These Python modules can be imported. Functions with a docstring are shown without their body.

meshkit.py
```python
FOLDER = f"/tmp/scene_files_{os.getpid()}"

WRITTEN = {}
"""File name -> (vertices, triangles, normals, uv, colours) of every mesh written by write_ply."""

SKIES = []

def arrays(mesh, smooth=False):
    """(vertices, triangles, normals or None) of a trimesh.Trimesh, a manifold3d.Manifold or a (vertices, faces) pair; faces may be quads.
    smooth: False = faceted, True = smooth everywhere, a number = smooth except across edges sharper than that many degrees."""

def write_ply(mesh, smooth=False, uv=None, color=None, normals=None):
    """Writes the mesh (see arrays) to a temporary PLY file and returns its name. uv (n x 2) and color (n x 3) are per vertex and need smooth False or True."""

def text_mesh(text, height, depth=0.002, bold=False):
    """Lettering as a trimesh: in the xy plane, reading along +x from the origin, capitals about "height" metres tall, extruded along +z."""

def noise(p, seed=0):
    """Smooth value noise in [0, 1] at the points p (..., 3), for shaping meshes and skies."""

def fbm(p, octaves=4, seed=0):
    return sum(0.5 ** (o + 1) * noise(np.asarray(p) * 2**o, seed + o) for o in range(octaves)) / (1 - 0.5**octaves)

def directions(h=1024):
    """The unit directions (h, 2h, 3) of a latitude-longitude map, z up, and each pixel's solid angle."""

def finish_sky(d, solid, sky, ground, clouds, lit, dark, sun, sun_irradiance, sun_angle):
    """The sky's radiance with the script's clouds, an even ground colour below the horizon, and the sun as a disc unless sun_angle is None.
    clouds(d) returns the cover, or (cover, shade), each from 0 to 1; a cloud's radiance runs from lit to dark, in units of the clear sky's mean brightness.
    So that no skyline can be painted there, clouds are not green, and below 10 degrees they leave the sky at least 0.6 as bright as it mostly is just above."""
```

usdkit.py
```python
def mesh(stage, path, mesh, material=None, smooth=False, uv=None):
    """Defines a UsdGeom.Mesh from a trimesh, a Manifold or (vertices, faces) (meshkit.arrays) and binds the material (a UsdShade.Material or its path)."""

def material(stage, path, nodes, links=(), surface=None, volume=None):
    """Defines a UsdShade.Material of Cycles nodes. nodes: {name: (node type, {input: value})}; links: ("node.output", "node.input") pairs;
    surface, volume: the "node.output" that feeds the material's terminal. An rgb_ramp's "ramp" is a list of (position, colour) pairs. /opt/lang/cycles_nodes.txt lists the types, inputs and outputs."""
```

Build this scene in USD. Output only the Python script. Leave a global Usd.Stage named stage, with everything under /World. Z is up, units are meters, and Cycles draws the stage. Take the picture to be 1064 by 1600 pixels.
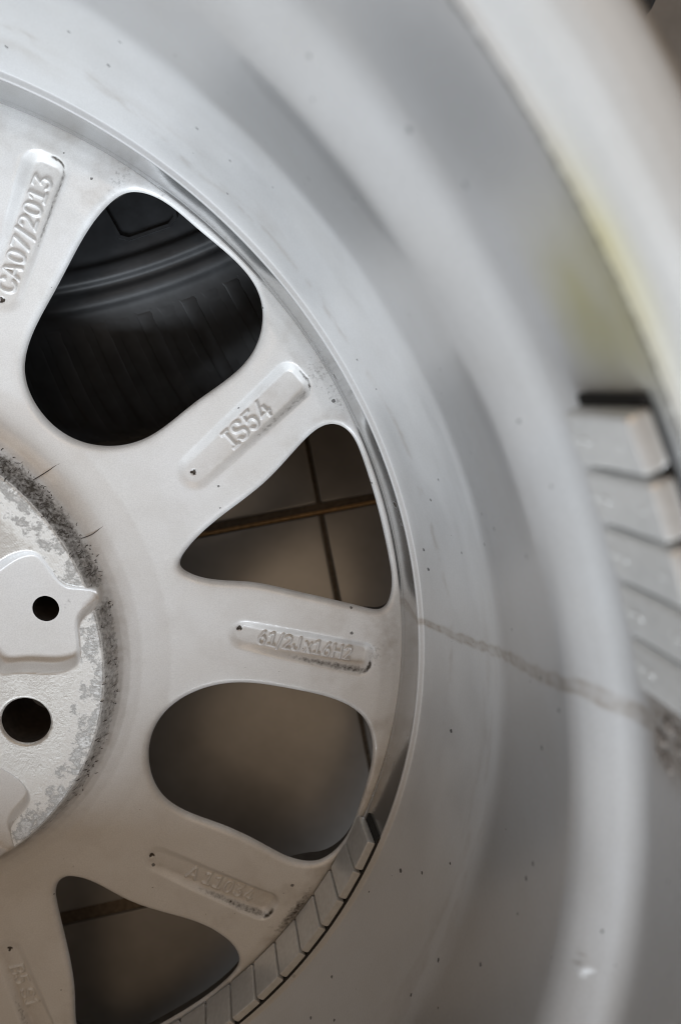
import math, random
import numpy as np, trimesh, shapely
from scipy.spatial import cKDTree, Delaunay
from scipy.interpolate import splprep, splev
import usdkit, meshkit
from pxr import Usd, UsdGeom, UsdLux, UsdShade, Sdf, Gf, Vt

random.seed(7)
rng = np.random.default_rng(11)
stage = Usd.Stage.CreateInMemory()
UsdGeom.SetStageUpAxis(stage, UsdGeom.Tokens.z)
UsdGeom.SetStageMetersPerUnit(stage, 1.0)
UsdGeom.Xform.Define(stage, '/World')
UsdGeom.Scope.Define(stage, '/World/Looks')
MM = 0.001

# ------------------------------------------------------------------ placement of the wheel (it leans on a tyre)
TILT = math.radians(20.0)
RF, ZF = 213.0, -36.0                                   # outboard flange: radius and height in the wheel's own frame
RW = np.array([[1, 0, 0], [0, math.cos(TILT), -math.sin(TILT)], [0, math.sin(TILT), math.cos(TILT)]])
TW = np.array([0, 0, RF * math.sin(TILT) - ZF * math.cos(TILT)])
H_TYRE = 2 * RF * math.sin(TILT)                         # height of the wheel's raised edge = width of the tyre beneath


def world(p):
    return (np.asarray(p, float) @ RW.T + TW) * MM


def frame(axes, origin):
    """Gf matrix from three axes (columns, wheel frame) and an origin in wheel millimetres."""
    a, o = RW @ np.asarray(axes, float), world(origin)
    return Gf.Matrix4d(*a[:, 0], 0, *a[:, 1], 0, *a[:, 2], 0, *o, 1)


# ------------------------------------------------------------------ camera
CAM = np.array([137.2171557, 91.2475836, 222.7521130])
CAM_AXES = np.array([[0.99884634, 0.00475796, -0.04778446], [0.00475861, 0.98037444, 0.19708709], [0.0477844, -0.19708711, 0.97922077]])
FOCAL = 28.0
cam = UsdGeom.Camera.Define(stage, '/World/camera')
cam.AddTransformOp().Set(frame(CAM_AXES, CAM))
cam.CreateFocalLengthAttr(FOCAL)
cam.CreateHorizontalApertureAttr(FOCAL * 1064 / 1202.576)
cam.CreateVerticalApertureAttr(FOCAL * 1600 / 1202.576)
cam.CreateFocusDistanceAttr(0.232)
cam.CreateFStopAttr(11.5)
cam.CreateClippingRangeAttr(Gf.Vec2f(0.01, 200.0))
cam.CreateExposureAttr(0.25)


def material(name, nodes, links=(), surface='p.BSDF'):
    return usdkit.material(stage, '/World/Looks/' + name, nodes, links, surface=surface)


# ------------------------------------------------------------------ light: daylight through the open side of a dim room
dome = UsdLux.DomeLight.Define(stage, '/World/room_light')
UsdShade.MaterialBindingAPI.Apply(dome.GetPrim()).Bind(usdkit.material(stage, '/World/Looks/room_air', {'b': ('background_shader', {'color': (1.0, 0.75, 0.54), 'strength': 0.15})}, surface='b.background'))


def rect(name, at, size, color, intensity, aim=(40, 20, 20)):
    at, aim = world(at), world(aim)
    z = at - aim; z /= np.linalg.norm(z)
    x = np.cross([0, 0, 1.0], z); x /= np.linalg.norm(x); y = np.cross(z, x)
    l = UsdLux.RectLight.Define(stage, '/World/' + name)
    l.AddTransformOp().Set(Gf.Matrix4d(*x, 0, *y, 0, *z, 0, *at, 1))
    l.CreateWidthAttr(size[0]); l.CreateHeightAttr(size[1]); l.CreateColorAttr(Gf.Vec3f(*color)); l.CreateIntensityAttr(intensity)


rect('doorway_light', (-420, -1950, 1380), (1.6, 0.8), (0.84, 0.92, 1.0), 21.5)
rect('lamp_light', (150, 900, 2100), (0.8, 0.8), (1.0, 0.74, 0.50), 2.9)

# ------------------------------------------------------------------ helpers
USED = {}


def path_for(name, parent=None):
    base = (str(parent.GetPath()) if parent else '/World') + '/' + name
    n = USED.get(base, 0); USED[base] = n + 1
    return base if n == 0 else f'{base}_{n:03d}'


def vnormals(v, f):
    n, fn = np.zeros_like(v), np.cross(v[f[:, 1]] - v[f[:, 0]], v[f[:, 2]] - v[f[:, 0]])
    for k in range(3):
        for c in range(3):
            n[:, c] += np.bincount(f[:, k], fn[:, c], len(v))
    return n / np.maximum(np.linalg.norm(n, axis=1, keepdims=True), 1e-20)


def put(name, v, f, mat, parent=None, normals=None, masks=None):
    """One mesh prim; v in millimetres; masks: name -> value per vertex."""
    v, f = np.asarray(v, float), np.asarray(f, int)
    used = np.unique(f); re = np.zeros(len(v), int); re[used] = np.arange(len(used))
    m = UsdGeom.Mesh.Define(stage, path_for(name, parent))
    m.CreatePointsAttr(Vt.Vec3fArray.FromNumpy((v[used] * MM).astype(np.float32)))
    m.CreateFaceVertexCountsAttr(Vt.IntArray.FromNumpy(np.full(len(f), 3, np.int32)))
    m.CreateFaceVertexIndicesAttr(Vt.IntArray.FromNumpy(re[f].astype(np.int32).ravel()))
    m.CreateSubdivisionSchemeAttr('none')
    if normals is not None:
        m.CreateNormalsAttr(Vt.Vec3fArray.FromNumpy(normals[used].astype(np.float32))); m.SetNormalsInterpolation('vertex')
    for k, a in (masks or {}).items():
        UsdGeom.PrimvarsAPI(m).CreatePrimvar(k, Sdf.ValueTypeNames.FloatArray, 'vertex').Set(Vt.FloatArray.FromNumpy(np.asarray(a)[used].astype(np.float32)))
    UsdShade.MaterialBindingAPI.Apply(m.GetPrim()).Bind(mat)
    return m.GetPrim()


def put_tm(name, mesh, mat, parent=None, smooth=35):
    v, f, n = meshkit.arrays(mesh, smooth)
    return put(name, v, f, mat, parent, n)


def tag(p, label=None, category=None, group=None, kind=None):
    for k, x in (('label', label), ('category', category), ('group', group), ('kind', kind)):
        if x: p.SetCustomDataByKey(k, x)
    return p


def thing(name, matrix=None, **kw):
    x = UsdGeom.Xform.Define(stage, path_for(name))
    if matrix is not None: x.AddTransformOp().Set(matrix)
    return tag(x.GetPrim(), **kw)


def sstep(x, a, b):
    t = np.clip((x - a) / (b - a), 0, 1)
    return t * t * (3 - 2 * t)


def rounded_box(a, b, c, r, n=3):
    """Box of full size a x b x c centred at 0, edges rounded with radius r."""
    s = trimesh.creation.icosphere(2, 1.0).vertices
    t = np.linspace(0, math.pi / 2, n)
    o = np.array([[math.sin(u) * math.cos(w), math.sin(u) * math.sin(w), math.cos(u)] for u in t for w in t])
    p = [(o * r + [a / 2 - r, b / 2 - r, c / 2 - r]) * [sx, sy, sz] for sx in (-1, 1) for sy in (-1, 1) for sz in (-1, 1)]
    return trimesh.convex.convex_hull(np.vstack(p))


def grid_faces(rows, cols, closed):
    i, j = np.meshgrid(np.arange(rows - 1), np.arange(cols if closed else cols - 1), indexing='ij')
    a, b = i * cols + j, i * cols + (j + 1) % cols
    return np.vstack([np.stack([a, b, b + cols], -1).reshape(-1, 3), np.stack([a, b + cols, a + cols], -1).reshape(-1, 3)])


# ------------------------------------------------------------------ materials
def silver(name, rough=0.5, metal=0.15, base=(0.69, 0.692, 0.695), coat=0.25, specks=True, dirt_scale=900.0):
    n = {'tc': ('texture_coordinate', {}),
         'fl': ('noise_texture', {'scale': 2600.0, 'detail': 1.0}),                    # metallic flake
         'cl': ('noise_texture', {'scale': 28.0, 'detail': 4.0, 'roughness': 0.6}),      # faint film of dust
         'clr': ('rgb_ramp', {'ramp': [(0.35, base), (0.75, tuple(x * y for x, y in zip(base, (0.93, 0.915, 0.89))))]}),
         'flr': ('map_range', {'value': 0.5, 'from_min': 0.3, 'from_max': 0.7, 'to_min': 0.94, 'to_max': 1.05, 'clamp': True}),
         'mul': ('mix_color', {'blend_type': 'multiply', 'fac': 1.0}),
         'flc': ('combine_color', {}),
         # grime: a painted-on mask broken up by noise
         'da': ('attribute', {'attribute': 'dirt'}),
         'dn': ('noise_texture', {'scale': dirt_scale, 'detail': 5.0, 'roughness': 0.65}),
         'ds': ('math', {'math_type': 'add'}),
         'dm': ('map_range', {'from_min': 0.82, 'from_max': 1.28, 'to_min': 0.0, 'to_max': 1.0, 'clamp': True}),
         'dc': ('mix_color', {'b': (0.055, 0.045, 0.036)}),
         # brown film
         'ba': ('attribute', {'attribute': 'brown'}),
         'bn': ('noise_texture', {'scale': 420.0, 'detail': 4.0}),
         'bm': ('math', {'math_type': 'multiply'}),
         'bc': ('mix_color', {'b': (0.25, 0.195, 0.145)}),
         'ya': ('attribute', {'attribute': 'yellow'}),
         'ua': ('attribute', {'attribute': 'dust'}), 'uf': ('math', {'math_type': 'multiply', 'value2': 0.45}), 'uc': ('mix_color', {'b': (0.55, 0.54, 0.525)}), 'um': ('math', {'math_type': 'multiply_add', 'value2': -0.85, 'value3': 1.0}), 'ur': ('math', {'math_type': 'multiply', 'value2': 0.2}), 'ux': ('math', {'math_type': 'multiply'}), 'ra': ('math', {'math_type': 'add'}),
         'yc': ('mix_color', {'b': (0.40, 0.36, 0.11)}),
         # specks
         'vo': ('voronoi_texture', {'scale': 150.0, 'randomness': 1.0}),
         'vs': ('separate_color', {}),
         'vr': ('map_range', {'from_min': 0.25, 'from_max': 1.0, 'to_min': 0.0, 'to_max': 0.10, 'clamp': True}),
         'vn': ('noise_texture', {'scale': 3000.0, 'detail': 1.0}),
         'vd': ('math', {'math_type': 'multiply_add', 'value2': 0.08, 'value3': -0.04}),
         'vx': ('math', {'math_type': 'add'}),
         'vl': ('math', {'math_type': 'less_than'}),
         'sm': ('math', {'math_type': 'multiply'}),
         'sa': ('attribute', {'attribute': 'specks'}),
         'sc': ('mix_color', {'b': (0.03, 0.027, 0.024)}),
         # finish
         'dx': ('math', {'math_type': 'maximum'}),
         'rr': ('map_range', {'from_min': 0.0, 'from_max': 1.0, 'to_min': rough, 'to_max': 0.75, 'clamp': True}),
         'mm': ('map_range', {'from_min': 0.0, 'from_max': 1.0, 'to_min': metal, 'to_max': 0.0, 'clamp': True}),
         'cc': ('map_range', {'from_min': 0.0, 'from_max': 1.0, 'to_min': coat, 'to_max': 0.05, 'clamp': True}),
         'ob': ('noise_texture', {'scale': 330.0, 'detail': 2.0}),
         'bp': ('bump', {'strength': 0.05, 'distance': 0.0004}),
         'p': ('principled_bsdf', {'coat_roughness': 0.07, 'coat_ior': 1.5})}
    l = [('tc.object', k + '.vector') for k in ('fl', 'cl', 'dn', 'bn', 'vo', 'vn', 'ob')]
    l += [('cl.fac', 'clr.fac'), ('fl.fac', 'flr.value'), ('flr.result', 'flc.r'), ('flr.result', 'flc.g'), ('flr.result', 'flc.b'), ('clr.color', 'mul.a'), ('flc.color', 'mul.b'),
          ('ua.fac', 'uf.value1'), ('uf.value', 'uc.fac'), ('mul.result', 'uc.a'), ('ua.fac', 'um.value1'), ('ua.fac', 'ur.value1'), ('ya.fac', 'yc.fac'), ('uc.result', 'yc.a'),
          ('ba.fac', 'bm.value1'), ('bn.fac', 'bm.value2'), ('bm.value', 'bc.fac'), ('yc.result', 'bc.a'),
          ('da.fac', 'ds.value1'), ('dn.fac', 'ds.value2'), ('ds.value', 'dm.value'), ('dm.result', 'dc.fac'), ('bc.result', 'dc.a'),
          ('vo.color', 'vs.color'), ('vs.r', 'vr.value'), ('vn.fac', 'vd.value1'), ('vo.distance', 'vx.value1'), ('vd.value', 'vx.value2'), ('vx.value', 'vl.value1'), ('vr.result', 'vl.value2'),
          ('vl.value', 'sm.value1'), ('sa.fac', 'sm.value2'), ('sm.value', 'sc.fac'), ('dc.result', 'sc.a'),
          ('dm.result', 'dx.value1'), ('sm.value', 'dx.value2'), ('dx.value', 'rr.value'), ('dx.value', 'mm.value'), ('dx.value', 'cc.value'),
          ('rr.result', 'ra.value1'), ('ur.value', 'ra.value2'), ('ra.value', 'p.roughness'), ('mm.result', 'ux.value1'), ('um.value', 'ux.value2'), ('ux.value', 'p.metallic'), ('cc.result', 'p.coat_weight'),
          ('ob.fac', 'bp.height'), ('bp.normal', 'p.normal'), ('sc.result', 'p.base_color')]
    return material(name, n, l)


M_PAINT = silver('silver_paint')
M_BARREL = silver('silver_barrel_paint', rough=0.37, coat=0.10, metal=0.70, base=(0.525, 0.526, 0.53))
M_LEDGE = silver('turned_ledge', rough=0.19, coat=0.1, metal=0.86, base=(0.57, 0.575, 0.58))
M_LIP = silver('silver_lip_paint', rough=0.5, coat=0.1, metal=0.15, base=(0.47, 0.465, 0.455))

M_MACHINED = material('machined_aluminium', {
    'tc': ('texture_coordinate', {}),
    'n1': ('noise_texture', {'scale': 170.0, 'detail': 8.0, 'roughness': 0.72, 'distortion': 0.0}),
    'n2': ('noise_texture', {'scale': 900.0, 'detail': 4.0, 'roughness': 0.7}),
    'ea': ('attribute', {'attribute': 'edge'}),
    'ad': ('math', {'math_type': 'add'}),
    'co': ('rgb_ramp', {'ramp': [(0.0, (0.50, 0.48, 0.455)), (0.48, (0.55, 0.53, 0.50)), (0.58, (0.66, 0.65, 0.625)), (0.68, (0.72, 0.715, 0.70)), (0.75, (0.34, 0.335, 0.325)), (0.84, (0.60, 0.59, 0.575)), (0.92, (0.22, 0.215, 0.21)), (1.0, (0.30, 0.295, 0.29))]}),
    'm': ('rgb_ramp', {'ramp': [(0.0, (0.6, 0.6, 0.6)), (0.5, (0.6, 0.6, 0.6)), (0.62, (0.15, 0.15, 0.15)), (0.72, (0.2, 0.2, 0.2)), (0.8, (0.6, 0.6, 0.6)), (1.0, (0.3, 0.3, 0.3))]}),
    'mi': ('mix_color', {'blend_type': 'overlay', 'fac': 0.55}),
    'sm': ('separate_color', {}),
    'da': ('attribute', {'attribute': 'dirt'}), 'ds': ('math', {'math_type': 'add'}), 'dm': ('map_range', {'from_min': 0.92, 'from_max': 1.12, 'clamp': True}),
    'dc': ('mix_color', {'b': (0.03, 0.025, 0.02)}),
    'sp': ('separate_xyz', {}), 'r2': ('combine_xyz', {}),
    'xx': ('math', {'math_type': 'multiply'}), 'yy': ('math', {'math_type': 'multiply'}), 'xy': ('math', {'math_type': 'add'}), 'rq': ('math', {'math_type': 'sqrt'}), 'rs': ('math', {'math_type': 'multiply', 'value2': 9000.0}), 'rw': ('math', {'math_type': 'sine'}),
    'bs': ('math', {'math_type': 'multiply_add', 'value2': 0.035}),
    'bp': ('bump', {'strength': 0.35, 'distance': 0.0004}),
    'p': ('principled_bsdf', {'roughness': 0.5, 'metallic': 0.6})},
    [('tc.object', 'n1.vector'), ('tc.object', 'n2.vector'), ('n1.fac', 'ad.value1'), ('ea.fac', 'ad.value2'), ('ad.value', 'co.fac'), ('ad.value', 'm.fac'),
     ('co.color', 'mi.a'), ('n2.color', 'mi.b'), ('n2.fac', 'ds.value1'), ('da.fac', 'ds.value2'), ('ds.value', 'dm.value'), ('dm.result', 'dc.fac'), ('co.color', 'dc.a'),
     ('dc.result', 'p.base_color'), ('m.color', 'sm.color'), ('sm.r', 'p.metallic'),
     ('tc.object', 'sp.vector'), ('sp.x', 'xx.value1'), ('sp.x', 'xx.value2'), ('sp.y', 'yy.value1'), ('sp.y', 'yy.value2'), ('xx.value', 'xy.value1'), ('yy.value', 'xy.value2'), ('xy.value', 'rq.value1'), ('rq.value', 'rs.value1'), ('rs.value', 'rw.value1'),
     ('rw.value', 'bs.value1'), ('n2.fac', 'bs.value3'), ('bs.value', 'bp.height'), ('bp.normal', 'p.normal')])


def simple(name, color, rough, metallic=0.0, scale=300.0, vary=0.25, bump=0.2, dist=0.0004, extra=None):
    a = tuple(x * (1 - vary) for x in color); b = tuple(min(1, x * (1 + vary)) for x in color)
    n = {'tc': ('texture_coordinate', {}), 'n': ('noise_texture', {'scale': scale, 'detail': 5.0, 'roughness': 0.6}),
         'r': ('rgb_ramp', {'ramp': [(0.3, a), (0.7, b)]}), 'b': ('bump', {'strength': bump, 'distance': dist}),
         'p': ('principled_bsdf', {'roughness': rough, 'metallic': metallic, **(extra or {})})}
    return material(name, n, [('tc.object', 'n.vector'), ('n.fac', 'r.fac'), ('r.color', 'p.base_color'), ('n.fac', 'b.height'), ('b.normal', 'p.normal')])


M_WEIGHT = simple('weight_grey_coating', (0.60, 0.595, 0.58), 0.34, 0.45, 700, 0.08, 0.15, 0.0002)
M_FOAM = simple('black_adhesive_foam', (0.012, 0.011, 0.010), 0.85, 0, 1500, 0.3, 0.5)
M_RUBBER = simple('tyre_rubber', (0.022, 0.023, 0.025), 0.55, 0, 110, 0.35, 0.25, 0.0006)
M_TILE = simple('glazed_tile', (0.24, 0.23, 0.22), 0.25, 0, 35, 0.14, 0.08, 0.0008, {'specular_ior_level': 0.5})
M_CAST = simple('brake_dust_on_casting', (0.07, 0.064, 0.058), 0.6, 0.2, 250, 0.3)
M_HOLE = simple('rusty_hole_wall', (0.035, 0.026, 0.02), 0.7, 0.0, 500, 0.5)
M_BRASS = simple('ochre_edging', (0.33, 0.20, 0.085), 0.45, 0.2, 400, 0.3)
M_GROUT = simple('brown_grout', (0.11, 0.085, 0.06), 0.8, 0, 500, 0.35, 0.5)
M_FUZZ = simple('dark_dirt_fibre', (0.06, 0.05, 0.042), 0.9)
M_RESIDUE = simple('adhesive_residue', (0.16, 0.135, 0.115), 0.6, 0, 900, 0.5, 0.9, 0.0008)

# ------------------------------------------------------------------ the wheel
wheel = thing('alloy_wheel', frame(np.eye(3), (0, 0, 0)), label='silver painted alloy wheel seen from behind, leaning face down on a tyre', category='wheel')

POL = lambda L: np.array([[r * math.cos(math.radians(a)), r * math.sin(math.radians(a))] for r, a in L])
W1 = POL([(163.2, 57.4), (160.2, 58.2), (154.9, 58.6), (142.5, 58.8), (128.6, 59.2), (116.9, 59.2), (107.2, 58.7), (101.2, 56.9), (97.0, 54.0), (94.4, 50.0), (95.3, 45.6), (98.4, 41.6), (102.7, 39.0), (109.7, 37.0), (119.0, 36.5), (131.0, 36.5), (143.4, 36.7), (153.3, 37.2), (159.4, 38.3), (162.9, 39.3), (165.5, 41.0), (166.5, 43.4), (166.8, 46.4), (166.7, 50.1), (166.8, 53.3), (165.6, 55.4)])
W2 = POL([(163.0, 26.1), (158.3, 26.2), (149.9, 25.3), (136.5, 23.4), (123.4, 21.3), (113.0, 19.6), (105.5, 18.1), (102.7, 16.6), (102.2, 14.9), (104.4, 13.2), (110.1, 12.3), (122.3, 10.1), (134.7, 8.1), (147.3, 6.1), (155.8, 4.9), (161.9, 4.2), (165.2, 4.9), (166.2, 6.6), (166.6, 9.7), (166.8, 13.4), (166.8, 17.7), (166.8, 21.1), (166.6, 23.7), (165.3, 25.3)])
W3 = POL([(113.5, -6.2), (104.1, -7.6), (96.3, -12.0), (92.6, -17.8), (93.6, -23.1), (97.6, -27.6), (104.4, -30.2), (113.7, -30.5), (126.4, -30.0), (141.3, -29.8), (152.2, -29.8), (160.6, -29.3), (165.1, -27.8), (166.4, -25.0), (166.1, -20.1), (164.8, -14.9), (163.3, -12.0), (160.0, -9.7), (154.5, -7.9), (145.1, -6.7), (134.5, -6.2), (122.9, -6.1)])
W4 = POL([(99.1, -54.6), (98.7, -56.8), (100.9, -58.7), (106.6, -60.0), (116.4, -62.1), (127.9, -64.1), (140.1, -66.2), (149.1, -67.6), (158, -68.6), (163.5, -68.3), (166.3, -66.5), (166.8, -62), (166.8, -57.5), (166.8, -53), (166.2, -49.2), (164.3, -46.6), (161.5, -45.1), (157.0, -44.3), (151.1, -44.0), (143.5, -44.8), (129.7, -47.2), (117.9, -49.5), (107.8, -51.8), (101.6, -53.2)])


def spin(p, deg):
    a = math.radians(deg)
    return p @ np.array([[math.cos(a), math.sin(a)], [-math.sin(a), math.cos(a)]])


def spline(p, step=0.6, s=4.0):
    p = np.vstack([p, p[:1]])
    tck, _ = splprep(p.T, s=s, per=True)
    q = np.array(splev(np.linspace(0, 1, 4001), tck)).T
    d = np.r_[0, np.cumsum(np.linalg.norm(np.diff(q, axis=0), axis=1))]
    n = int(d[-1] / step); t = np.linspace(0, d[-1], n, endpoint=False)
    q = np.stack([np.interp(t, d, q[:, 0]), np.interp(t, d, q[:, 1])], 1)
    return q if shapely.Polygon(q).exterior.is_ccw else q[::-1]


WINS = []                                                      # (centre angle, contour, in view)
for ang, base, own, seen in ((15.2, W2, 15.2, 1), (47.9, W1, 47.9, 1), (87.5, W2, 15.2, 0), (124, W3, -18.5, 0), (160, W2, 15.2, 0), (196, W3, -18.5, 0), (232, W2, 15.2, 0), (268, W3, -18.5, 0), (304.2, W4, -55.8, 1), (341.5, W3, -18.5, 1)):
    WINS.append((ang % 360, spline(spin(base, ang - own), 0.6 if seen else 2.0), seen))
A_BOLT, A_REC = -19.8, 15.4
HOLES = []                                                     # round holes in the hub: centre, radius
for k in range(5):
    for a, r0, r in ((A_BOLT + 72 * k, 55.1, 7.4), (A_REC + 72 * k, 61.4, 4.0)):
        c = r0 * np.array([math.cos(math.radians(a)), math.sin(math.radians(a))])
        near = k in (0, 4)
        t = np.linspace(0, 2 * math.pi, 90 if near else 24, endpoint=False)
        HOLES.append((c, r, c + r * np.stack([np.cos(t), np.sin(t)], 1), near))
tb = np.linspace(0, 2 * math.pi, 120, endpoint=False)
HOLES.append((np.zeros(2), 28.5, 28.5 * np.stack([np.cos(tb), np.sin(tb)], 1), False))
REC = np.array([[42.5, 15.0], [48, 16.2], [60.5, 19.6], [64.6, 18.7], [67.6, 15.6], [69.2, 10.5], [70.8, 6.6], [73.2, 4.7], [76.1, 4.0], [78.6, 2.4], [79.3, 0], [78.3, -2.6], [75.0, -4.2], [71.8, -5.2], [70.8, -8], [68.6, -15.3], [65.8, -18.8], [60.5, -19.8], [48, -16.2], [42.5, -15.0], [40.5, -8], [40.3, 0], [40.5, 8]])
RECS = [shapely.Polygon(spline(spin(REC, A_REC + 72 * k), 0.5, 1.5)) for k in range(5)]


class Pocket:
    """A cast recess in the back of a spoke, deeper towards the rim, with raised lettering on its floor."""
    def __init__(s, inner, outer, half, dot, text, start, height, squeeze=1.0, depth=3.6):
        s.a, s.b = np.array(inner, float), np.array(outer, float)
        s.L = np.linalg.norm(s.b - s.a); s.u = (s.b - s.a) / s.L; s.v = np.array([-s.u[1], s.u[0]])
        s.half, s.dot, s.depth, s.text = half, np.array(dot, float), depth, text
        m = meshkit.text_mesh(text, height, 0.5)
        up = m.face_normals[:, 2] > 0.9
        g = shapely.union_all([shapely.Polygon(m.vertices[f][:, :2]) for f in m.faces[up]]).buffer(0.02)
        w = g.bounds
        g = shapely.affinity.scale(shapely.affinity.translate(g, -w[0], -(w[1] + w[3]) / 2), squeeze, 1.0, origin=(0, 0))
        p0 = s.a + s.u * start
        s.poly = shapely.affinity.affine_transform(g, [s.u[0], s.v[0], s.u[1], s.v[1], p0[0], p0[1]])
        shapely.prepare(s.poly); shapely.prepare(s.poly.boundary)

    def st(s, p):
        d = p - s.a
        return d @ s.u, d @ s.v

    def sd(s, p):
        x, y = s.st(p)
        half = s.half * (0.86 + 0.14 * np.clip(x / s.L, 0, 1))
        r = np.where(x < s.L / 2, half, half * 0.72)                    # rounder inner end
        qx, qy = np.abs(x - s.L / 2) - (s.L / 2 - r), np.abs(y) - (half - r)
        return np.hypot(np.maximum(qx, 0), np.maximum(qy, 0)) + np.minimum(np.maximum(qx, qy), 0) - r


import shapely.affinity
POCKETS = [Pocket((100.2, 53.2), (137.3, 87.0), 6.4, (103.9, 56.9), 'IS54', 19.0, 6.0, 0.86),
           Pocket((113.2, 6.0), (159.3, -4.7), 5.7, (116.7, 7.0), '61/2J\u2009x16H2', 9.8, 4.6, 0.79),
           Pocket((83.6, -71.8), (126.8, -95.0), 5.7, (85.8, -72.9), 'A 11034', 16.0, 4.8, 0.9),
           Pocket((50.0, 103.6), (67.0, 146.6), 6.4, (51.0, 107.0), 'CA07/2013', 6.0, 5.2, 0.86),
           Pocket((35.0, -103.5), (47.7, -151.5), 5.8, (36.4, -107.4), 'B5 S1', 11.0, 4.8)]

# --- surface heights
win_tree = cKDTree(np.vstack([w for _, w, _ in WINS]))
win_pts_all = np.vstack([w for _, w, _ in WINS])
hole_edges = np.vstack([c for *_, c, _ in HOLES])
EDGE = 1.9


def base_z(r):
    z = np.interp(r, [0, 76, 76.6, 77.6, 79.0, 80.4, 82.5, 86, 95, 110, 130, 150, 162, 166, 168.7], [0, 0, -0.5, -3.0, -6.0, -7.6, -8.6, -9.4, -10.2, -9.8, -9.2, -9.2, -10.2, -11.3, -12.6])
    return z


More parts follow.
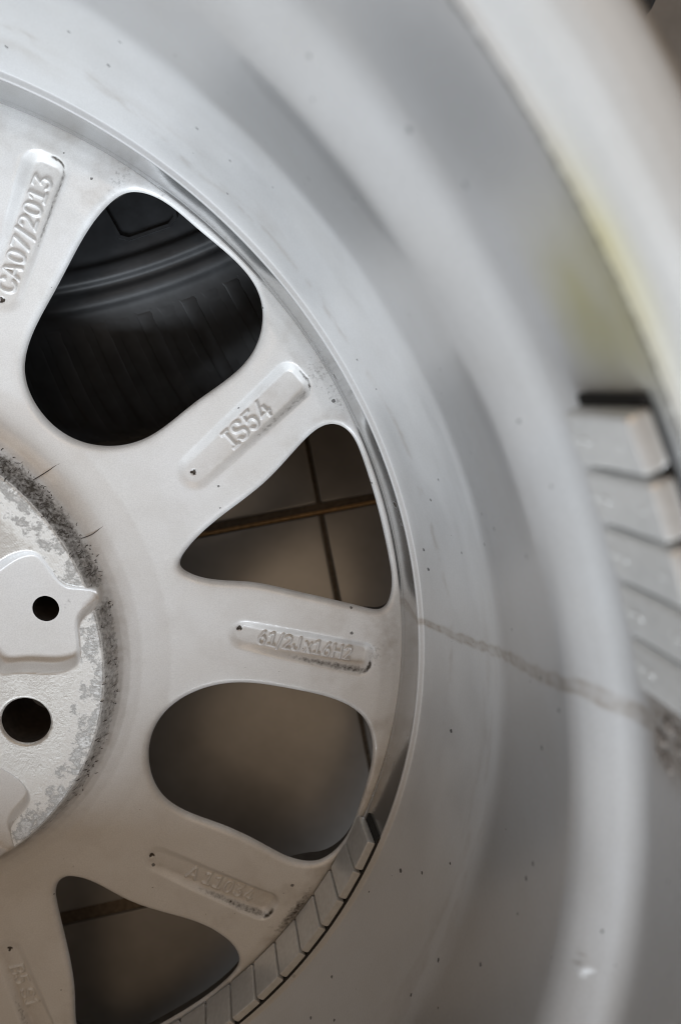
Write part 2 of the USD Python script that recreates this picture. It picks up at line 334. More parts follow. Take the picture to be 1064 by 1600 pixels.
def height(p, info=None):
    r = np.hypot(p[:, 0], p[:, 1])
    z = base_z(r)
    # soft crown across the spokes and a rounded edge at each window
    dw, _ = win_tree.query(p)
    z = z - np.where(r > 84, 0.55 * np.exp(-dw / 3.0), 0)
    dd = np.minimum(dw, EDGE)
    z -= EDGE - np.sqrt(np.maximum(EDGE ** 2 - (EDGE - dd) ** 2, 0))
    dirt, brown, letter = np.zeros(len(p)), np.zeros(len(p)), np.zeros(len(p), bool)
    rec = np.zeros(len(p), bool)
    ang = np.degrees(np.arctan2(p[:, 1], p[:, 0]))
    # hub: round holes with a small chamfer
    for c, hr, *_ in HOLES:
        d = np.hypot(*(p - c).T) - hr
        z -= np.where((d < 0.9) & (d > -0.1), 0.8 * (1 - np.clip(d / 0.9, 0, 1)) ** 2, 0)
    # hub: cast recesses between the bolt holes, each draining over the hub's edge
    cand = np.where((r > 38) & (r < 82))[0]
    for g in RECS:
        q = p[cand]
        inside = shapely.contains_xy(g, q[:, 0], q[:, 1])
        i = cand[inside]
        if not len(i): continue
        d = shapely.distance(g.exterior, shapely.points(p[i]))
        mouth = sstep(r[i], 69.5, 73.5)
        F = -3.6 - 0.9 * (np.maximum(r[i] - 75, 0) / 4) ** 2
        sd_ = sstep(d, 0.0, 2.6 - 0.6 * mouth)
        z[i] = z[i] * (1 - sd_) + F * sd_
        rec[i] = d > 0.25
        brown[i] = np.maximum(brown[i], np.where(mouth > 0, 0.9 * (1 - sstep(d, 0.5, 2.6)), 0))
    # spoke recesses
    for k, P in enumerate(POCKETS):
        sd = P.sd(p)
        i = np.where(sd < 0.6)[0]
        x, y = P.st(p[i])
        f = np.clip(x / P.L, 0, 1)
        D = 0.25 + (P.depth - 0.25) * f ** 0.8
        wall = 2.9
        dep = sstep(-sd[i], -0.5, wall)
        z[i] -= D * dep
        low = np.clip(-y / P.half, -1, 1) if k != 3 else np.clip(-y / P.half, -1, 1)
        g = np.exp(-((-sd[i] - 1.4) / 1.15) ** 2)                          # foot of the wall
        amt = np.array([0.47, 0.70, 0.62, 0.60, 0.5])[k]
        dirt[i] = np.maximum(dirt[i], g * amt * sstep(low, 0.35, 0.85) * sstep(f, 0.25, 0.6))
        dirt[i] = np.maximum(dirt[i], np.exp(-((-sd[i] - 0.6) / 0.6) ** 2) * np.array([0.66, 0.86, 0.80, 0.76, 0.7])[k] * sstep(x, P.L - 3.2, P.L - 1.4) * sstep(low, *((-0.2, 0.3) if k else (-0.5, 0.1))))
        brown[i] = np.maximum(brown[i], 0.9 * dep * np.array([0.45, 0.6, 0.6, 0.4, 0.6])[k] * sstep(low, -0.7, 0.9))
        j = i[shapely.contains_xy(P.poly.buffer(0.5), p[i, 0], p[i, 1])]
        if len(j):
            pt = shapely.points(p[j])
            ins = shapely.contains_xy(P.poly, p[j, 0], p[j, 1])
            d = shapely.distance(P.poly.boundary, pt) * np.where(ins, 1, -1)
            z[j] += 0.85 * sstep(d, -0.36, 0.30)
            letter[j] = d > -0.2
            brown[j] = np.maximum(brown[j], 0.8 * np.exp(-((d + 0.25) / 0.22) ** 2) * (0.7 if k else 0.45))
        dd = np.hypot(*(p - P.dot).T)
        wob = 0.78 + 0.22 * np.sin(3 * np.arctan2(*(p - P.dot).T) + k)
        z -= 0.5 * (1 - sstep(dd, 0.5, 1.0))
        dirt = np.where(dd < wob, 1.2, dirt)
    # grime that has collected round the hub
    a1 = np.interp(ang, [-75, -55, -30, -22, 6, 9, 12, 15, 18, 21, 30, 50, 62, 80], [0.2, 0.34, 0.38, 0.38, 0.42, 0.45, 0.5, 0.2, 0.46, 0.52, 0.55, 0.60, 0.5, 0.2])
    wid = np.interp(ang, [-75, -40, 0, 12, 20, 32, 55, 80], [0.5, 0.6, 0.8, 0.9, 1.1, 1.7, 2.2, 2.0])
    m = np.where(r > 76.3, a1 * np.exp(-(np.maximum(r - 79.2, 0) / (0.75 * wid)) ** 1.1) * (0.72 + 0.5 * meshkit.fbm(np.column_stack([p / 2.2, 0 * r]), 3, 21)) + 0.10 * np.exp(-((r - 77.8) / 1.2) ** 2), 0)
    dirt = np.maximum(dirt, np.where(rec, 0, m))
    # thin uneven film of brake dust, thicker towards the rim and along the spokes' edges
    fb = meshkit.fbm(np.column_stack([p / 9.0, 0 * r]), 4, 12)
    brown = np.maximum(brown, np.where(r > 80, 0.5 * sstep(fb, 0.42, 0.72) * (0.25 + 0.75 * sstep(r, 130, 165)), 0))
    brown = np.maximum(brown, np.where(r > 80, 0.35 * np.exp(-dw / 2.5) * sstep(fb, 0.35, 0.6), 0))
    # scuffs and splashes at the spoke ends
    for (cx, cy, sx, sy, w) in ((142, 87, 7, 8, 0.36), (160, -2, 3.2, 7, 0.40), (86, 141, 9, 4, 0.345), (96, 134, 9, 4, 0.33), (147, 80, 4, 9, 0.36), (121, 102, 4, 5, 0.30), (126, -103, 8, 3, 0.3)):
        c, s_ = math.cos(math.atan2(cy, cx)), math.sin(math.atan2(cy, cx))
        du, dv = (p[:, 0] - cx) * c + (p[:, 1] - cy) * s_, -(p[:, 0] - cx) * s_ + (p[:, 1] - cy) * c
        dirt = np.maximum(dirt, w * np.exp(-(du / sx) ** 2 - (dv / sy) ** 2))
    dirt = np.maximum(dirt, 0.72 * np.exp(-((r - 164.8) / 2.4) ** 2) * np.exp(-((ang + 36.0) / 4.2) ** 2))
    brown = np.maximum(brown, 0.75 * np.exp(-((r - 164) / 5) ** 2) * np.exp(-((ang - 1) / 5) ** 2))
    brown = np.maximum(brown, 0.8 * np.exp(-np.maximum(r - 79, 0) / 3.5) * sstep(r, 76, 77.5) * (0.35 + meshkit.fbm(np.column_stack([p / 5.0, 0 * r]), 3, 2)))
    for (cx, cy, s0) in ((66, 24, 2.2),):
        dirt = np.maximum(dirt, 0.40 * np.exp(-((p[:, 0] - cx) ** 2 + (p[:, 1] - cy + 6) ** 2) / s0 ** 2))
    edge = np.clip(0.30 * sstep(r, 60, 75.5) * np.interp(ang, [-90, -60, -20, 20, 60, 90], [1, 1, 0.85, 0.8, 0.85, 0.6]) - 0.02, -0.02, 0.4)
    if info is not None:
        info.update(dirt=dirt, brown=brown, edge=edge, letter=letter, rec=rec)
    return z


# --- points of the back face
def lattice(x0, x1, y0, y1, s):
    x, y = np.meshgrid(np.arange(x0, x1, s), np.arange(y0, y1, s * 0.866))
    x = x + (np.arange(x.shape[0]) % 2)[:, None] * s / 2
    return np.stack([x.ravel(), y.ravel()], 1)


def in_view(p):
    return (p[:, 0] > 22) & (p[:, 1] > -158) & (p[:, 1] < 192)


fine = lattice(20, 172, -160, 195, 0.75); fine = fine[in_view(fine)]
coarse = lattice(-172, 172, -172, 172, 3.4); coarse = coarse[~in_view(coarse)]
base = np.vstack([fine, coarse])
keep = np.ones(len(base), bool)
extra = []
for P in POCKETS:                                             # finer where the lettering is
    keep &= P.sd(base) > 0.4
    lo, hi = np.minimum(P.a, P.b) - 8, np.maximum(P.a, P.b) + 8
    q = lattice(lo[0], hi[0], lo[1], hi[1], 0.27)
    extra.append(q[P.sd(q) <= 0.3])
dots_ = lattice(38, 84, -64, 40, 0.42); rr_ = np.hypot(*dots_.T)
dots_ = dots_[((rr_ > 40) & (rr_ < 83.5))]
box_ = lambda p: (p[:, 0] > 37.5) & (p[:, 0] < 84.5) & (p[:, 1] > -64.4) & (p[:, 1] < 40.5) & (np.hypot(*p.T) > 39.6) & (np.hypot(*p.T) < 83.9)
keep &= ~box_(base)
base = np.vstack([base[keep], dots_] + extra)
rad = np.hypot(*base.T)
dw, _ = win_tree.query(base)
polys = [shapely.Polygon(w) for _, w, _ in WINS] + [shapely.Polygon(c) for *_, c, _ in HOLES]
ok = rad < 168.0
for g in polys:
    shapely.prepare(g); ok &= ~shapely.contains_xy(g, base[:, 0], base[:, 1])
dh, _ = cKDTree(hole_edges).query(base)
ok &= (dh > 0.35) & (np.where(in_view(base), dw > EDGE + 0.25, dw > 1.5))
base = base[ok]
rings = []
for (_, w, seen) in WINS:
    t = np.roll(w, -1, 0) - np.roll(w, 1, 0); nrm = np.stack([t[:, 1], -t[:, 0]], 1) / np.linalg.norm(t, axis=1, keepdims=True)
    for off in ((0, 0.12, 0.3, 0.55, 0.9, 1.35, 1.9) if seen else (0, 0.5, 1.4)):
        rings.append(w + nrm * off)
for *_, c, near in HOLES:
    ctr = c.mean(0)
    for off in ((0, 0.25, 0.55, 0.95) if near else (0,)):
        d = c - ctr; rings.append(ctr + d * (1 + off / np.linalg.norm(d[0])))
a_out = np.concatenate([np.arange(-62, 82, 0.2), np.arange(82, 298, 1.0)])
circ = lambda r: r * np.stack([np.cos(np.radians(a_out)), np.sin(np.radians(a_out))], 1)
rings += [circ(168.7), circ(168.25)]
for r_ in (75.5, 76.0, 76.3, 76.6, 77.0, 77.6, 78.3):
    rings.append(circ(r_))
pts = np.vstack([base] + rings)
pts = pts[np.hypot(*pts.T) < 168.71]
pts = pts[np.sort(np.unique(np.round(pts / 0.05).astype(int), axis=0, return_index=True)[1])]
tri = Delaunay(pts).simplices
cen = pts[tri].mean(1)
ok = np.hypot(*cen.T) < 168.7
for g in polys:
    shapely.prepare(g); ok &= ~shapely.contains_xy(g, cen[:, 0], cen[:, 1])
tri, cen = tri[ok], cen[ok]
x = pts[tri]
cr = (x[:, 1, 0] - x[:, 0, 0]) * (x[:, 2, 1] - x[:, 0, 1]) - (x[:, 1, 1] - x[:, 0, 1]) * (x[:, 2, 0] - x[:, 0, 0])
tri[cr < 0] = tri[cr < 0][:, ::-1]
tri, cen = tri[np.abs(cr) > 1e-5], cen[np.abs(cr) > 1e-5]
info = {}
zz = height(pts, info)
V = np.column_stack([pts, zz]); NRM = vnormals(V, tri)
# a few chips and one blister of paint, as fine relief
crad, cang = np.hypot(*cen.T), np.degrees(np.arctan2(cen[:, 1], cen[:, 0])) % 360
bounds = np.sort([a for a, *_ in WINS])
sector = np.searchsorted(bounds, cang) % 10
zero = np.zeros(len(pts))
spk = 0.8 * sstep(np.hypot(*pts.T), 86, 100)
masks = dict(dirt=info['dirt'], brown=info['brown'], edge=info['edge'], specks=spk, yellow=zero)
is_letter, is_rec = info['letter'][tri].all(1), info['rec'][tri].any(1)
hub_top = (crad < 76.2) & ~is_rec
recess = is_rec & (crad < 82)
hubring = (crad >= 76.2) & ~recess & (crad < 95)
outer = crad > 159
walls = {}


def wall(contour, z0, z1, flare, n=5):
    t = np.roll(contour, -1, 0) - np.roll(contour, 1, 0); nr = np.stack([t[:, 1], -t[:, 0]], 1) / np.linalg.norm(t, axis=1, keepdims=True)
    rows = []
    flare = flare * (1 - 0.8 * sstep(np.hypot(*contour.T), 148, 160))[:, None] if n > 3 else flare
    for k in range(n):
        s = k / (n - 1)
        rows.append(np.column_stack([contour + nr * flare * s, z0 * (1 - s) + z1 * s]))
    return np.vstack(rows), grid_faces(n, len(contour), True)[:, ::-1]


put('hub_face', V, tri[hub_top], M_MACHINED, wheel, NRM, masks)
# hub recesses, one part each
rec_k = (np.round((cang - A_REC) / 72) % 5).astype(int)
for k in range(5):
    put('hub_recess', V, tri[recess & (rec_k == k)], M_PAINT, wheel, NRM, masks)
hub_part = put('hub_flange', V, tri[hubring], M_PAINT, wheel, NRM, masks)
put('spoke_ring', V, tri[outer], M_PAINT, wheel, NRM, masks)
spoke_prims = {}
for k in range(10):
    m = (sector == k) & (crad >= 95) & ~outer
    spoke_prims[k] = put('spoke', V, tri[m & ~is_letter], M_PAINT, wheel, NRM, masks)
for P in POCKETS:
    c = P.a + P.u * P.L * 0.5
    k = int(np.searchsorted(bounds, math.degrees(math.atan2(c[1], c[0])) % 360) % 10)
    m = is_letter & (P.sd(cen) < 0)
    tag(put('lettering', V, tri[m], M_PAINT, spoke_prims[k], NRM, masks), label='raised cast letters ' + P.text)
for (ang, w, seen) in WINS:
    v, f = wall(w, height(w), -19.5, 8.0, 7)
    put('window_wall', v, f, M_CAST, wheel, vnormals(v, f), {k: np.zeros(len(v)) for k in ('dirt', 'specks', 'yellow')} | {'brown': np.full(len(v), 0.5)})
for c, hr, con, near in HOLES:
    v, f = wall(con, np.full(len(con), -3.6 - 0.6 if hr < 5 else -0.7), -24.0, 0.0, 3)
    put('bolt_hole' if hr > 5 and hr < 20 else 'hub_bore' if hr > 20 else 'pin_hole', v, f, M_HOLE, wheel, vnormals(v, f), {k: np.zeros(len(v)) for k in ('dirt', 'edge')})
# front face, plain: what closes the casting below
fp = np.vstack([lattice(-172, 172, -172, 172, 7.0)] + [w for _, w, _ in WINS] + [circ(168.7)[::4]])
fp = fp[np.hypot(*fp.T) < 168.71]
ft = Delaunay(fp).simplices; fc = fp[ft].mean(1); ok = np.ones(len(ft), bool)
for g in polys: ok &= ~shapely.contains_xy(g.buffer(13.0 if 1500 < g.area < 2540 or g.area > 2570 else 4.0), fc[:, 0], fc[:, 1])
put('front_face', np.column_stack([fp, np.full(len(fp), -21.2)]), ft[ok], M_PAINT, wheel, None, {k: np.zeros(len(fp)) for k in ('dirt', 'brown', 'specks', 'yellow')})

# --- barrel: a turned profile (radius, height), inside then round the lip and back outside
LEDGE = [(168.7, -12.6), (168.95, -12.3), (169.3, -11.9), (169.5, -11.4), (171.85, 2.3)]
INNER = [(171.85, 2.3), (171.95, 2.7), (172.2, 2.9), (173.4, 2.95), (173.75, 3.0), (174.0, 3.4), (175.9, 7.2), (178.4, 13), (180.9, 19.5), (183.1, 26), (184.8, 32.5), (185.8, 38), (186.3, 43), (186.5, 50), (186.7, 70), (187.0, 88), (187.3, 94), (188.2, 97.3), (189.8, 99.8), (192.2, 102.8), (194.3, 105.2), (195.6, 107.3), (196.2, 110.2), (196.6, 114), (197.7, 126), (198.5, 133), (199.1, 134.6)]
LIP = [(199.1, 134.6), (199.25, 135.0), (199.6, 135.2), (200.1, 135.25), (200.8, 135.7), (201.7, 136.9), (203, 138.6), (204.8, 139.9), (206.8, 140.6), (209, 140.9), (210.8, 140.8), (212, 140.1), (212.5, 138.9), (212.3, 137.6), (211.3, 136.9), (209.5, 136.4), (207.5, 134.5), (206.3, 131), (205.6, 126)]
OUTER = [(205.6, 126), (203.5, 122), (201, 108), (199.5, 104), (199, 102), (193, 94), (191.5, 86), (191, 40), (192, 15), (195, 5), (203, -2), (205.5, -16), (206, -24), (208.5, -30), (212.5, -33), (213, -35), (212, -36), (209, -36), (204, -32), (199, -24), (170, -21.2)]


def dense(prof, step):
    p = np.array(prof, float); out = []
    for a, b in zip(p[:-1], p[1:]):
        n = max(1, int(np.ceil(np.linalg.norm(b - a) / step)))
        out.append(a + (b - a) * np.linspace(0, 1, n, endpoint=False)[:, None])
    return np.vstack(out + [p[-1:]])


def smooth_prof(prof, step):
    """Round the corners of a dense profile a little."""
    p = dense(prof, step)
    for _ in range(3):
        q = p.copy(); q[1:-1] = 0.25 * p[:-2] + 0.5 * p[1:-1] + 0.25 * p[2:]; p = q
    return p


TH = np.radians(np.concatenate([np.arange(-62, 82, 0.16), np.arange(82, 298, 0.8)]))


def turned(prof, th=TH):
    v = np.column_stack([np.outer(prof[:, 0], np.cos(th)).ravel(), np.outer(prof[:, 0], np.sin(th)).ravel(), np.repeat(prof[:, 1], len(th))])
    return v, grid_faces(len(prof), len(th), True)[:, ::-1]


STREAK = np.array([(5.1, -13), (5.0, -5.0), (4.2, 3.7), (4.3, 12), (4.4, 17.8), (5.4, 35.5), (6.8, 55), (8.4, 73.1), (9.8, 90), (10.4, 97.5), (10.1, 103.4), (9.9, 107.1), (9.6, 112)])


def barrel_masks(v):
    r, z = np.hypot(v[:, 0], v[:, 1]), v[:, 2]
    a = np.degrees(np.arctan2(v[:, 1], v[:, 0]))
    d = {}
    c = np.interp(z, STREAK[:, 1], STREAK[:, 0]) + 0.10 * np.sin(z / 7.0) + 0.05 * np.sin(z / 1.7)
    off = np.abs(a - c) * math.radians(1) * r
    w = np.interp(z, [-10, 4, 30, 60, 118], [1.1, 1.15, 0.95, 1.15, 1.5]) + 0.8 * (meshkit.noise(np.column_stack([z / 3, z * 0, z * 0])) - 0.5)
    film = (1 - sstep(off, w - 0.6, w + 0.3)) * (z < 119.5)
    rim = np.exp(-((off - w) / 0.45) ** 2) * (z < 119.5)
    brown = (0.66 * film + 0.6 * rim) * (0.45 + 1.1 * meshkit.fbm(np.column_stack([a * 2.2, z / 3.0, 0 * z]), 3, 6))
    ring = np.exp(-((z - 0.8 * np.sin(a / 3.1) - np.interp(a, [-20, 10, 30, 52, 60, 67], [15, 15.3, 11, 9.7, 15, 19])) / 1.1) ** 2) * sstep(a, -12, 8)
    nz = meshkit.fbm(np.column_stack([a / 1.2, z / 2.0, a * 0]), 3, 3)
    brown = np.maximum(brown, 0.5 * ring * sstep(nz, 0.42, 0.75))
    band = np.exp(-((z - 38) / 7.0) ** 2) * sstep(-a, -20, 5) + np.exp(-((z - 14) / 4) ** 2) * sstep(a, 20, 50)
    nz2 = meshkit.fbm(np.column_stack([a / 4, z / 3.0, a * 0]), 3, 5)
    brown = np.maximum(brown, 0.30 * band * sstep(nz2, 0.45, 0.7))
    res = sstep(a, 6.5, 9.0) * (1 - sstep(a, 11.5, 13.0)) * sstep(z, 108, 112)
    d['brown'] = np.clip(np.maximum(brown, 1.1 * res), 0, 1.3)
    y = np.exp(-((a - 29.4) / 3.0) ** 2) * sstep(z, 112, 124) * (z < 134.9) * 0.85
    y = np.maximum(y, np.exp(-((a - 30.4) / 3.8) ** 2) * (1 - sstep(r, 199.8, 202.5)) * (z > 134.5) * 0.7)
    y *= 0.5 + meshkit.fbm(np.column_stack([a / 3, z / 6, a * 0]), 3, 9)
    d['yellow'] = np.clip(0.72 * y, 0, 0.85)
    ledge = (z < 3.2)
    dirt = np.where(ledge, 0.38 * np.exp(-((a - 33) / 6) ** 2) * np.exp(-((z + 9) / 7) ** 2), 0)
    def nick(da, dz, a0, z0):
        return np.exp(-(((a - a0) * 3 / da) ** 2 + ((z - z0) / dz) ** 2))
    dirt = np.maximum(dirt, 1.3 * nick(0.9, 2.0, 16.4, -1) + 1.2 * nick(2.2, 0.45, 15.4, 0.2) * 1.0)
    dirt = np.maximum(dirt, 1.3 * nick(1.2, 0.7, 30.3, -9.3))
    d['dirt'] = np.maximum(dirt, 0.36 * res)
    d['specks'] = np.where(z > 134.6, 0.0, np.where(z > 4, 0.95, 0.3)) * np.interp(a, [-60, -30, 0, 20, 40, 70], [0.7, 0.9, 1, 0.75, 0.6, 0.7])
    # pale dust lies where the wall slopes enough to hold it: in the cove and on the shoulder
    dz = 1.2 * (meshkit.noise(np.column_stack([a / 6, z * 0, z * 0])) - 0.5)
    d['dust'] = np.clip(0.60 * sstep(z, 2.2, 3.0) * (1 - sstep(z + dz, 39, 52)) + 0.36 * np.interp(a, [-60, -25, 5, 40], [0.45, 0.5, 0.85, 1]) * sstep(z, 91, 99) * (1 - sstep(z, 105.5, 110)), 0, 1) * (0.75 + 0.5 * meshkit.fbm(np.column_stack([a / 5, z / 9, a * 0]), 3, 31))
    # dark seam where the bead seat meets the lip
    seam = np.exp(-(np.hypot(r - 199.2, z - 134.8) / 0.35) ** 2)
    d['dirt'] = np.maximum(d['dirt'], 0.8 * seam)
    return d


v, f = turned(smooth_prof(LEDGE, 0.2))
put('inner_ledge', v, f, M_LEDGE, wheel, vnormals(v, f), barrel_masks(v))
v, f = turned(np.vstack([smooth_prof(INNER[:7], 0.2)[:-1], smooth_prof(INNER[6:], 0.9)]))
# a blister of lifted paint on the ridge, lower right
r_, a_ = np.hypot(v[:, 0], v[:, 1]), np.degrees(np.arctan2(v[:, 1], v[:, 0]))
bl = np.exp(-(((a_ + 6.2) * 3.2) / 2.4) ** 2 - ((v[:, 2] - 100.3 - 0.5 * np.sin(a_ * 6)) / 1.1) ** 2)
bump = 0.22 * sstep(bl * (0.5 + meshkit.fbm(v / 1.3, 3, 4)), 0.35, 0.6)
v[:, :2] *= (1 - bump / r_)[:, None]
put('barrel', v, f, M_BARREL, wheel, vnormals(v, f), barrel_masks(v))
v, f = turned(smooth_prof(LIP, 0.35), TH[::3] if len(TH) % 3 == 0 else TH[::2])
put('rim_lip', v, f, M_LIP, wheel, vnormals(v, f), barrel_masks(v))
v, f = turned(dense(OUTER, 8.0), np.radians(np.arange(0, 360, 1.5)))
put('outer_barrel', v, f, M_LIP, wheel, vnormals(v, f), {k: np.zeros(len(v)) for k in ('dirt', 'brown', 'specks', 'yellow')})

# --- balance weights stuck inside the barrel
INP = np.array(LEDGE + INNER[1:])


def wall_frame(a_deg, z0, z1):
    """Axes of a weight lying on the barrel at this angle between two heights: along the rim, up the wall, inward."""
    a = math.radians(a_deg)
    r0, r1 = np.interp([z0, z1], INP[:, 1], INP[:, 0])
    er, et = np.array([math.cos(a), math.sin(a), 0]), np.array([-math.sin(a), math.cos(a), 0])
    up = er * (r1 - r0) + np.array([0, 0, z1 - z0]); L = np.linalg.norm(up); up /= L
    inn = np.cross(et, up)
    if inn @ er > 0: inn = -inn
    mid = er * (r0 + r1) / 2 + np.array([0, 0, (z0 + z1) / 2])
    return et, up, inn, mid, L


def slab(a0, a1, z0, z1, lift, thick, rad_, gap=0.75, shift=0.0):
    am = (a0 + a1) / 2
    et, up, inn, mid, L = wall_frame(am, z0, z1)
    r = np.hypot(mid[0], mid[1])
    wdt = abs(a1 - a0) * math.radians(1) * (r - lift - thick / 2) - gap
    m = rounded_box(wdt, L, thick, rad_)
    B = np.column_stack([et, up, np.cross(et, up)])
    s = 1.0 if np.cross(et, up) @ inn > 0 else -1.0
    vv = m.vertices.copy(); vv[:, 2] *= s
    vv = vv @ B.T + mid + inn * (lift + thick / 2)
    ff = m.faces if s > 0 else m.faces[:, ::-1]
    return trimesh.Trimesh(vv, ff, process=False), (et, up, inn, mid, lift + thick)


def weight(a0, a1, z0, z1, thick, text=None, rad_=1.1):
    m, (et, up, inn, mid, h) = slab(a0, a1, z0, z1, 0.9, thick, rad_)
    p = put_tm('balance_weight', m, M_WEIGHT, wheel, 30)
    if text:
        for t, at in text:
            tm = meshkit.text_mesh(t, 1.9, 0.3)
            tm.apply_translation([-tm.bounds[1][0] / 2, -0.95, -0.2])
            x, y, zz_ = -et, -up, inn
            x = up; y = et if np.cross(up, et) @ inn > 0 else -et
            vv = tm.vertices @ np.column_stack([y, -x if np.cross(y, -x) @ inn > 0 else x, inn]).T + mid + inn * (h) + up * at
            put_tm('lettering', trimesh.Trimesh(vv, tm.faces, process=False), M_WEIGHT, p, 30)
    return p


edges = [25.9, 23.3, 20.65, 18.0, 15.35, 12.7]
for a1, a0 in zip(edges[:-1], edges[1:]):
    weight(a0, a1, 115.6, 133.4, 3.8, (('5', -7.0), ('g', -4.6), ('5', 5.0)))
for k in range(12):
    a1 = -20.9 - 3.9 * k
    weight(a1 - 3.9, a1, -11.0 if k else -10.5, 2.8, 3.0, None, 0.7)


def strip(a0, a1, z0, z1, thick):
    """Foam tape between the wall and the weights."""
    n = max(2, int(abs(a1 - a0) / 0.8)); parts = []
    aa = np.linspace(a0, a1, n + 1)
    for b0, b1 in zip(aa[:-1], aa[1:]):
        parts.append(slab(b0, b1, z0, z1, -0.05, thick, 0.25, -0.1)[0])
    return trimesh.util.concatenate(parts)


put_tm('adhesive_tape', strip(12.6, 26.12, 114.6, 132.4, 1.1), M_FOAM, wheel, 30)
put_tm('adhesive_tape', strip(-68, -20.3, -10.0, 2.75, 0.95), M_FOAM, wheel, 30)
# leftover adhesive below the near weights
bits = []
for k in range(46):
    a, z = rng.uniform(8.2, 11.6), rng.uniform(111, 133)
    et, up, inn, mid, L = wall_frame(a, z - 0.5, z + 0.5)
    s = rng.uniform(0.4, 1.3) * np.array([1.2, 1, 0.35])
    m = trimesh.creation.icosphere(2, 1.0); m.vertices *= 1 + 0.5 * (meshkit.noise(m.vertices * 2 + k)[:, None] - 0.5)
    bits.append(trimesh.Trimesh((m.vertices * s) @ np.column_stack([et, up, inn]).T + mid, m.faces, process=False))
tag(put_tm('adhesive_residue', trimesh.util.concatenate(bits), M_RESIDUE, wheel, 60), kind='stuff')

# --- fibres and crumbs caught round the hub's edge
cur, cnt, wd = [], [], []
for k in range(230):
    a = math.radians(rng.choice([rng.uniform(17.5, 66), rng.uniform(-40, 13)], p=[0.72, 0.28])); r0 = rng.uniform(76.6, 80.5)
    p = np.array([r0 * math.cos(a), r0 * math.sin(a)]); h = rng.uniform(0, 2 * math.pi); L = rng.uniform(0.5, 1.7)
    if k in (3, 9): a = math.radians((44, 28)[k == 9]); p = 79.5 * np.array([math.cos(a), math.sin(a)]); h = a - 0.25; L = 8.5 if k == 3 else 7
    q = []
    for j in range(6):
        zc = float(base_z(np.hypot(*p))) + 0.12 + 0.15 * math.sin(j)
        q.append([p[0] * MM, p[1] * MM, zc * MM]); p = p + L / 5 * np.array([math.cos(h), math.sin(h)]); h += rng.normal(0, 0.75 if k not in (3, 9) else 0.12)
    cur += q; cnt.append(6); w0 = rng.uniform(0.06, 0.30) if k not in (3, 9) else 0.28
    wd += [w0 * MM * s for s in (0.6, 1, 1, 0.9, 0.6, 0.2)]
bc = UsdGeom.BasisCurves.Define(stage, path_for('dirt_fibres', wheel))
bc.CreateTypeAttr('linear'); bc.CreatePointsAttr([Gf.Vec3f(*map(float, q)) for q in cur]); bc.CreateCurveVertexCountsAttr(cnt); bc.CreateWidthsAttr([float(x) for x in wd]); bc.SetWidthsInterpolation('vertex')
UsdShade.MaterialBindingAPI.Apply(bc.GetPrim()).Bind(M_FUZZ)
tag(bc.GetPrim(), kind='stuff')

# ------------------------------------------------------------------ the tyre beneath: it leans too, the wheel's rim resting on its sidewall
TX, TY, HT = 24.0, 317.0, -38.6
tyre = thing('tyre', frame(np.eye(3), (TX, TY, HT)), label='black rubber tyre lying under the raised edge of the silver wheel', category='tyre')
top = [(168, -16), (172, -9), (178, -5), (190, -2.5), (199, -0.8), (202, -0.6), (203.2, 1.2), (207.5, 1.8), (208.4, -0.4), (210.2, -0.6), (211.2, 1.0), (214.8, 0.6), (216, -1.6), (224, -4.5), (234, -10), (244, -17.5), (252, -26), (258, -36), (261, -50)]
prof = smooth_prof(top + [(r, -100 - z) for r, z in top[::-1]], 1.0)
v, f = turned(np.vstack([prof, [[166, -80], [160, -50], [166, -20], prof[0]]]), np.radians(np.arange(0, 360, 1.0)))
put('sidewall', v, f[:, ::-1], M_RUBBER, tyre, vnormals(v, f[:, ::-1]))
tp = np.array(top)
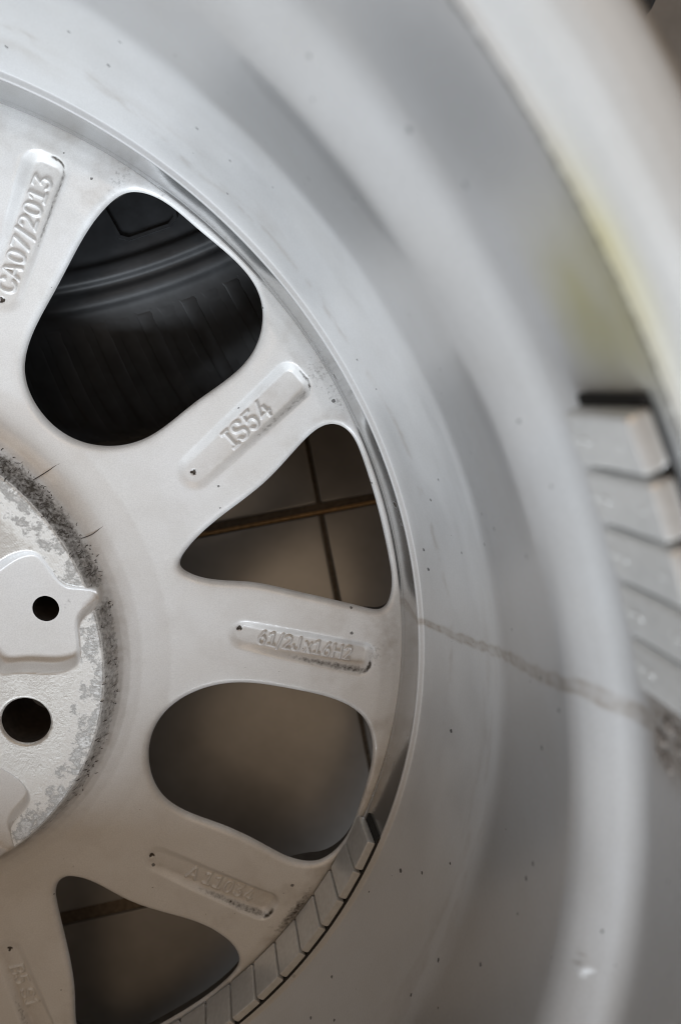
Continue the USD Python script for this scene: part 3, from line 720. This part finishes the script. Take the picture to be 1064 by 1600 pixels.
for k in range(180):                                           # ribs of the tread running down over the shoulder
    a = 2 * math.pi * k / 180
    rr = np.array([219.5, 221, 226, 234, 244, 252, 258, 261, 262]); zt = np.interp(rr, tp[:, 0], tp[:, 1]); zt[-1] = -62
    hgt = np.array([-0.6, 0.8, 1.5, 1.8, 2.0, 2.2, 2.2, 2.2, 2.2]) * (0.40 if k % 2 else 0.22) * (0.6 + 0.6 * math.sin(k * 1.7) ** 2)
    rows = []
    for r0, z0, h in zip(rr, zt, hgt):
        o = h * (r0 - 215) / 47
        for w, q in ((-2.9, -0.6), (-2.1, 1.0), (2.1, 1.0), (2.9, -0.6)):
            y = w + 0.05 * (r0 - 219)
            rows.append((r0 + o * q, y, z0 + h * q * 0.8))
    vv = np.array(rows) @ np.array([[math.cos(a), math.sin(a), 0], [-math.sin(a), math.cos(a), 0], [0, 0, 1]])
    ff = grid_faces(len(rr), 4, False)
    put_tm('tread_rib', trimesh.Trimesh(vv, ff, process=False), M_RUBBER, tyre, 40)
for k in range(15):                                            # raised outlined panels on the sidewall
    g = shapely.Polygon([(180, -13), (196, -10), (198, -7), (198, 7), (196, 10), (180, 13), (178.5, 10), (178.5, -10)])
    m = trimesh.creation.extrude_polygon(g.difference(g.buffer(-1.1)), 1.5, engine='earcut')
    vv = m.vertices.copy(); vv[:, 2] += np.interp(vv[:, 0], tp[:, 0], tp[:, 1]) - 0.6
    a = math.radians(24 * k - 71)
    vv = vv @ np.array([[math.cos(a), math.sin(a), 0], [-math.sin(a), math.cos(a), 0], [0, 0, 1]])
    put_tm('sidewall_panel', trimesh.Trimesh(vv, m.faces, process=False), M_RUBBER, tyre, 30)

# ------------------------------------------------------------------ tiled floor (structure)
floor = thing('floor', label='brown glazed tile floor with brown grout', kind='structure')
FA = math.radians(10.6); ux, uy = np.array([math.cos(FA), math.sin(FA)]), np.array([-math.sin(FA), math.cos(FA)])
cross = np.array([144.6, 63.8]); TS = 150.0
gb = trimesh.creation.box([4200, 4200, 20]); gb.apply_translation([0, 0, -12.2])
put_tm('grout_bed', gb, M_GROUT, floor, None)
tile = rounded_box(TS - 1.7, TS - 5.0, 9.0, 1.2, 3)
for i in range(-8, 8):
    for j in range(-8, 8):
        c = cross + ux * ((i + 0.5) * TS + (3.0 if j >= 0 else 0.0) * 0) + uy * (j + 0.5) * TS
        vv = tile.vertices @ np.array([[ux[0], uy[0], 0], [ux[1], uy[1], 0], [0, 0, 1]]).T
        vv = vv + [c[0], c[1], -4.5 + rng.uniform(-0.25, 0.0)]
        put_tm('tile', trimesh.Trimesh(vv, tile.faces, process=False), M_TILE, floor, 40)
strip_ = rounded_box(4200, 1.7, 6.0, 0.6, 2)
vv = strip_.vertices @ np.array([[ux[0], uy[0], 0], [ux[1], uy[1], 0], [0, 0, 1]]).T + [*(cross - uy * 1.5), -3.2]
tag(put_tm('edging_strip', trimesh.Trimesh(vv, strip_.faces, process=False), M_BRASS, floor, 40), label='ochre strip set in one of the tile joints')
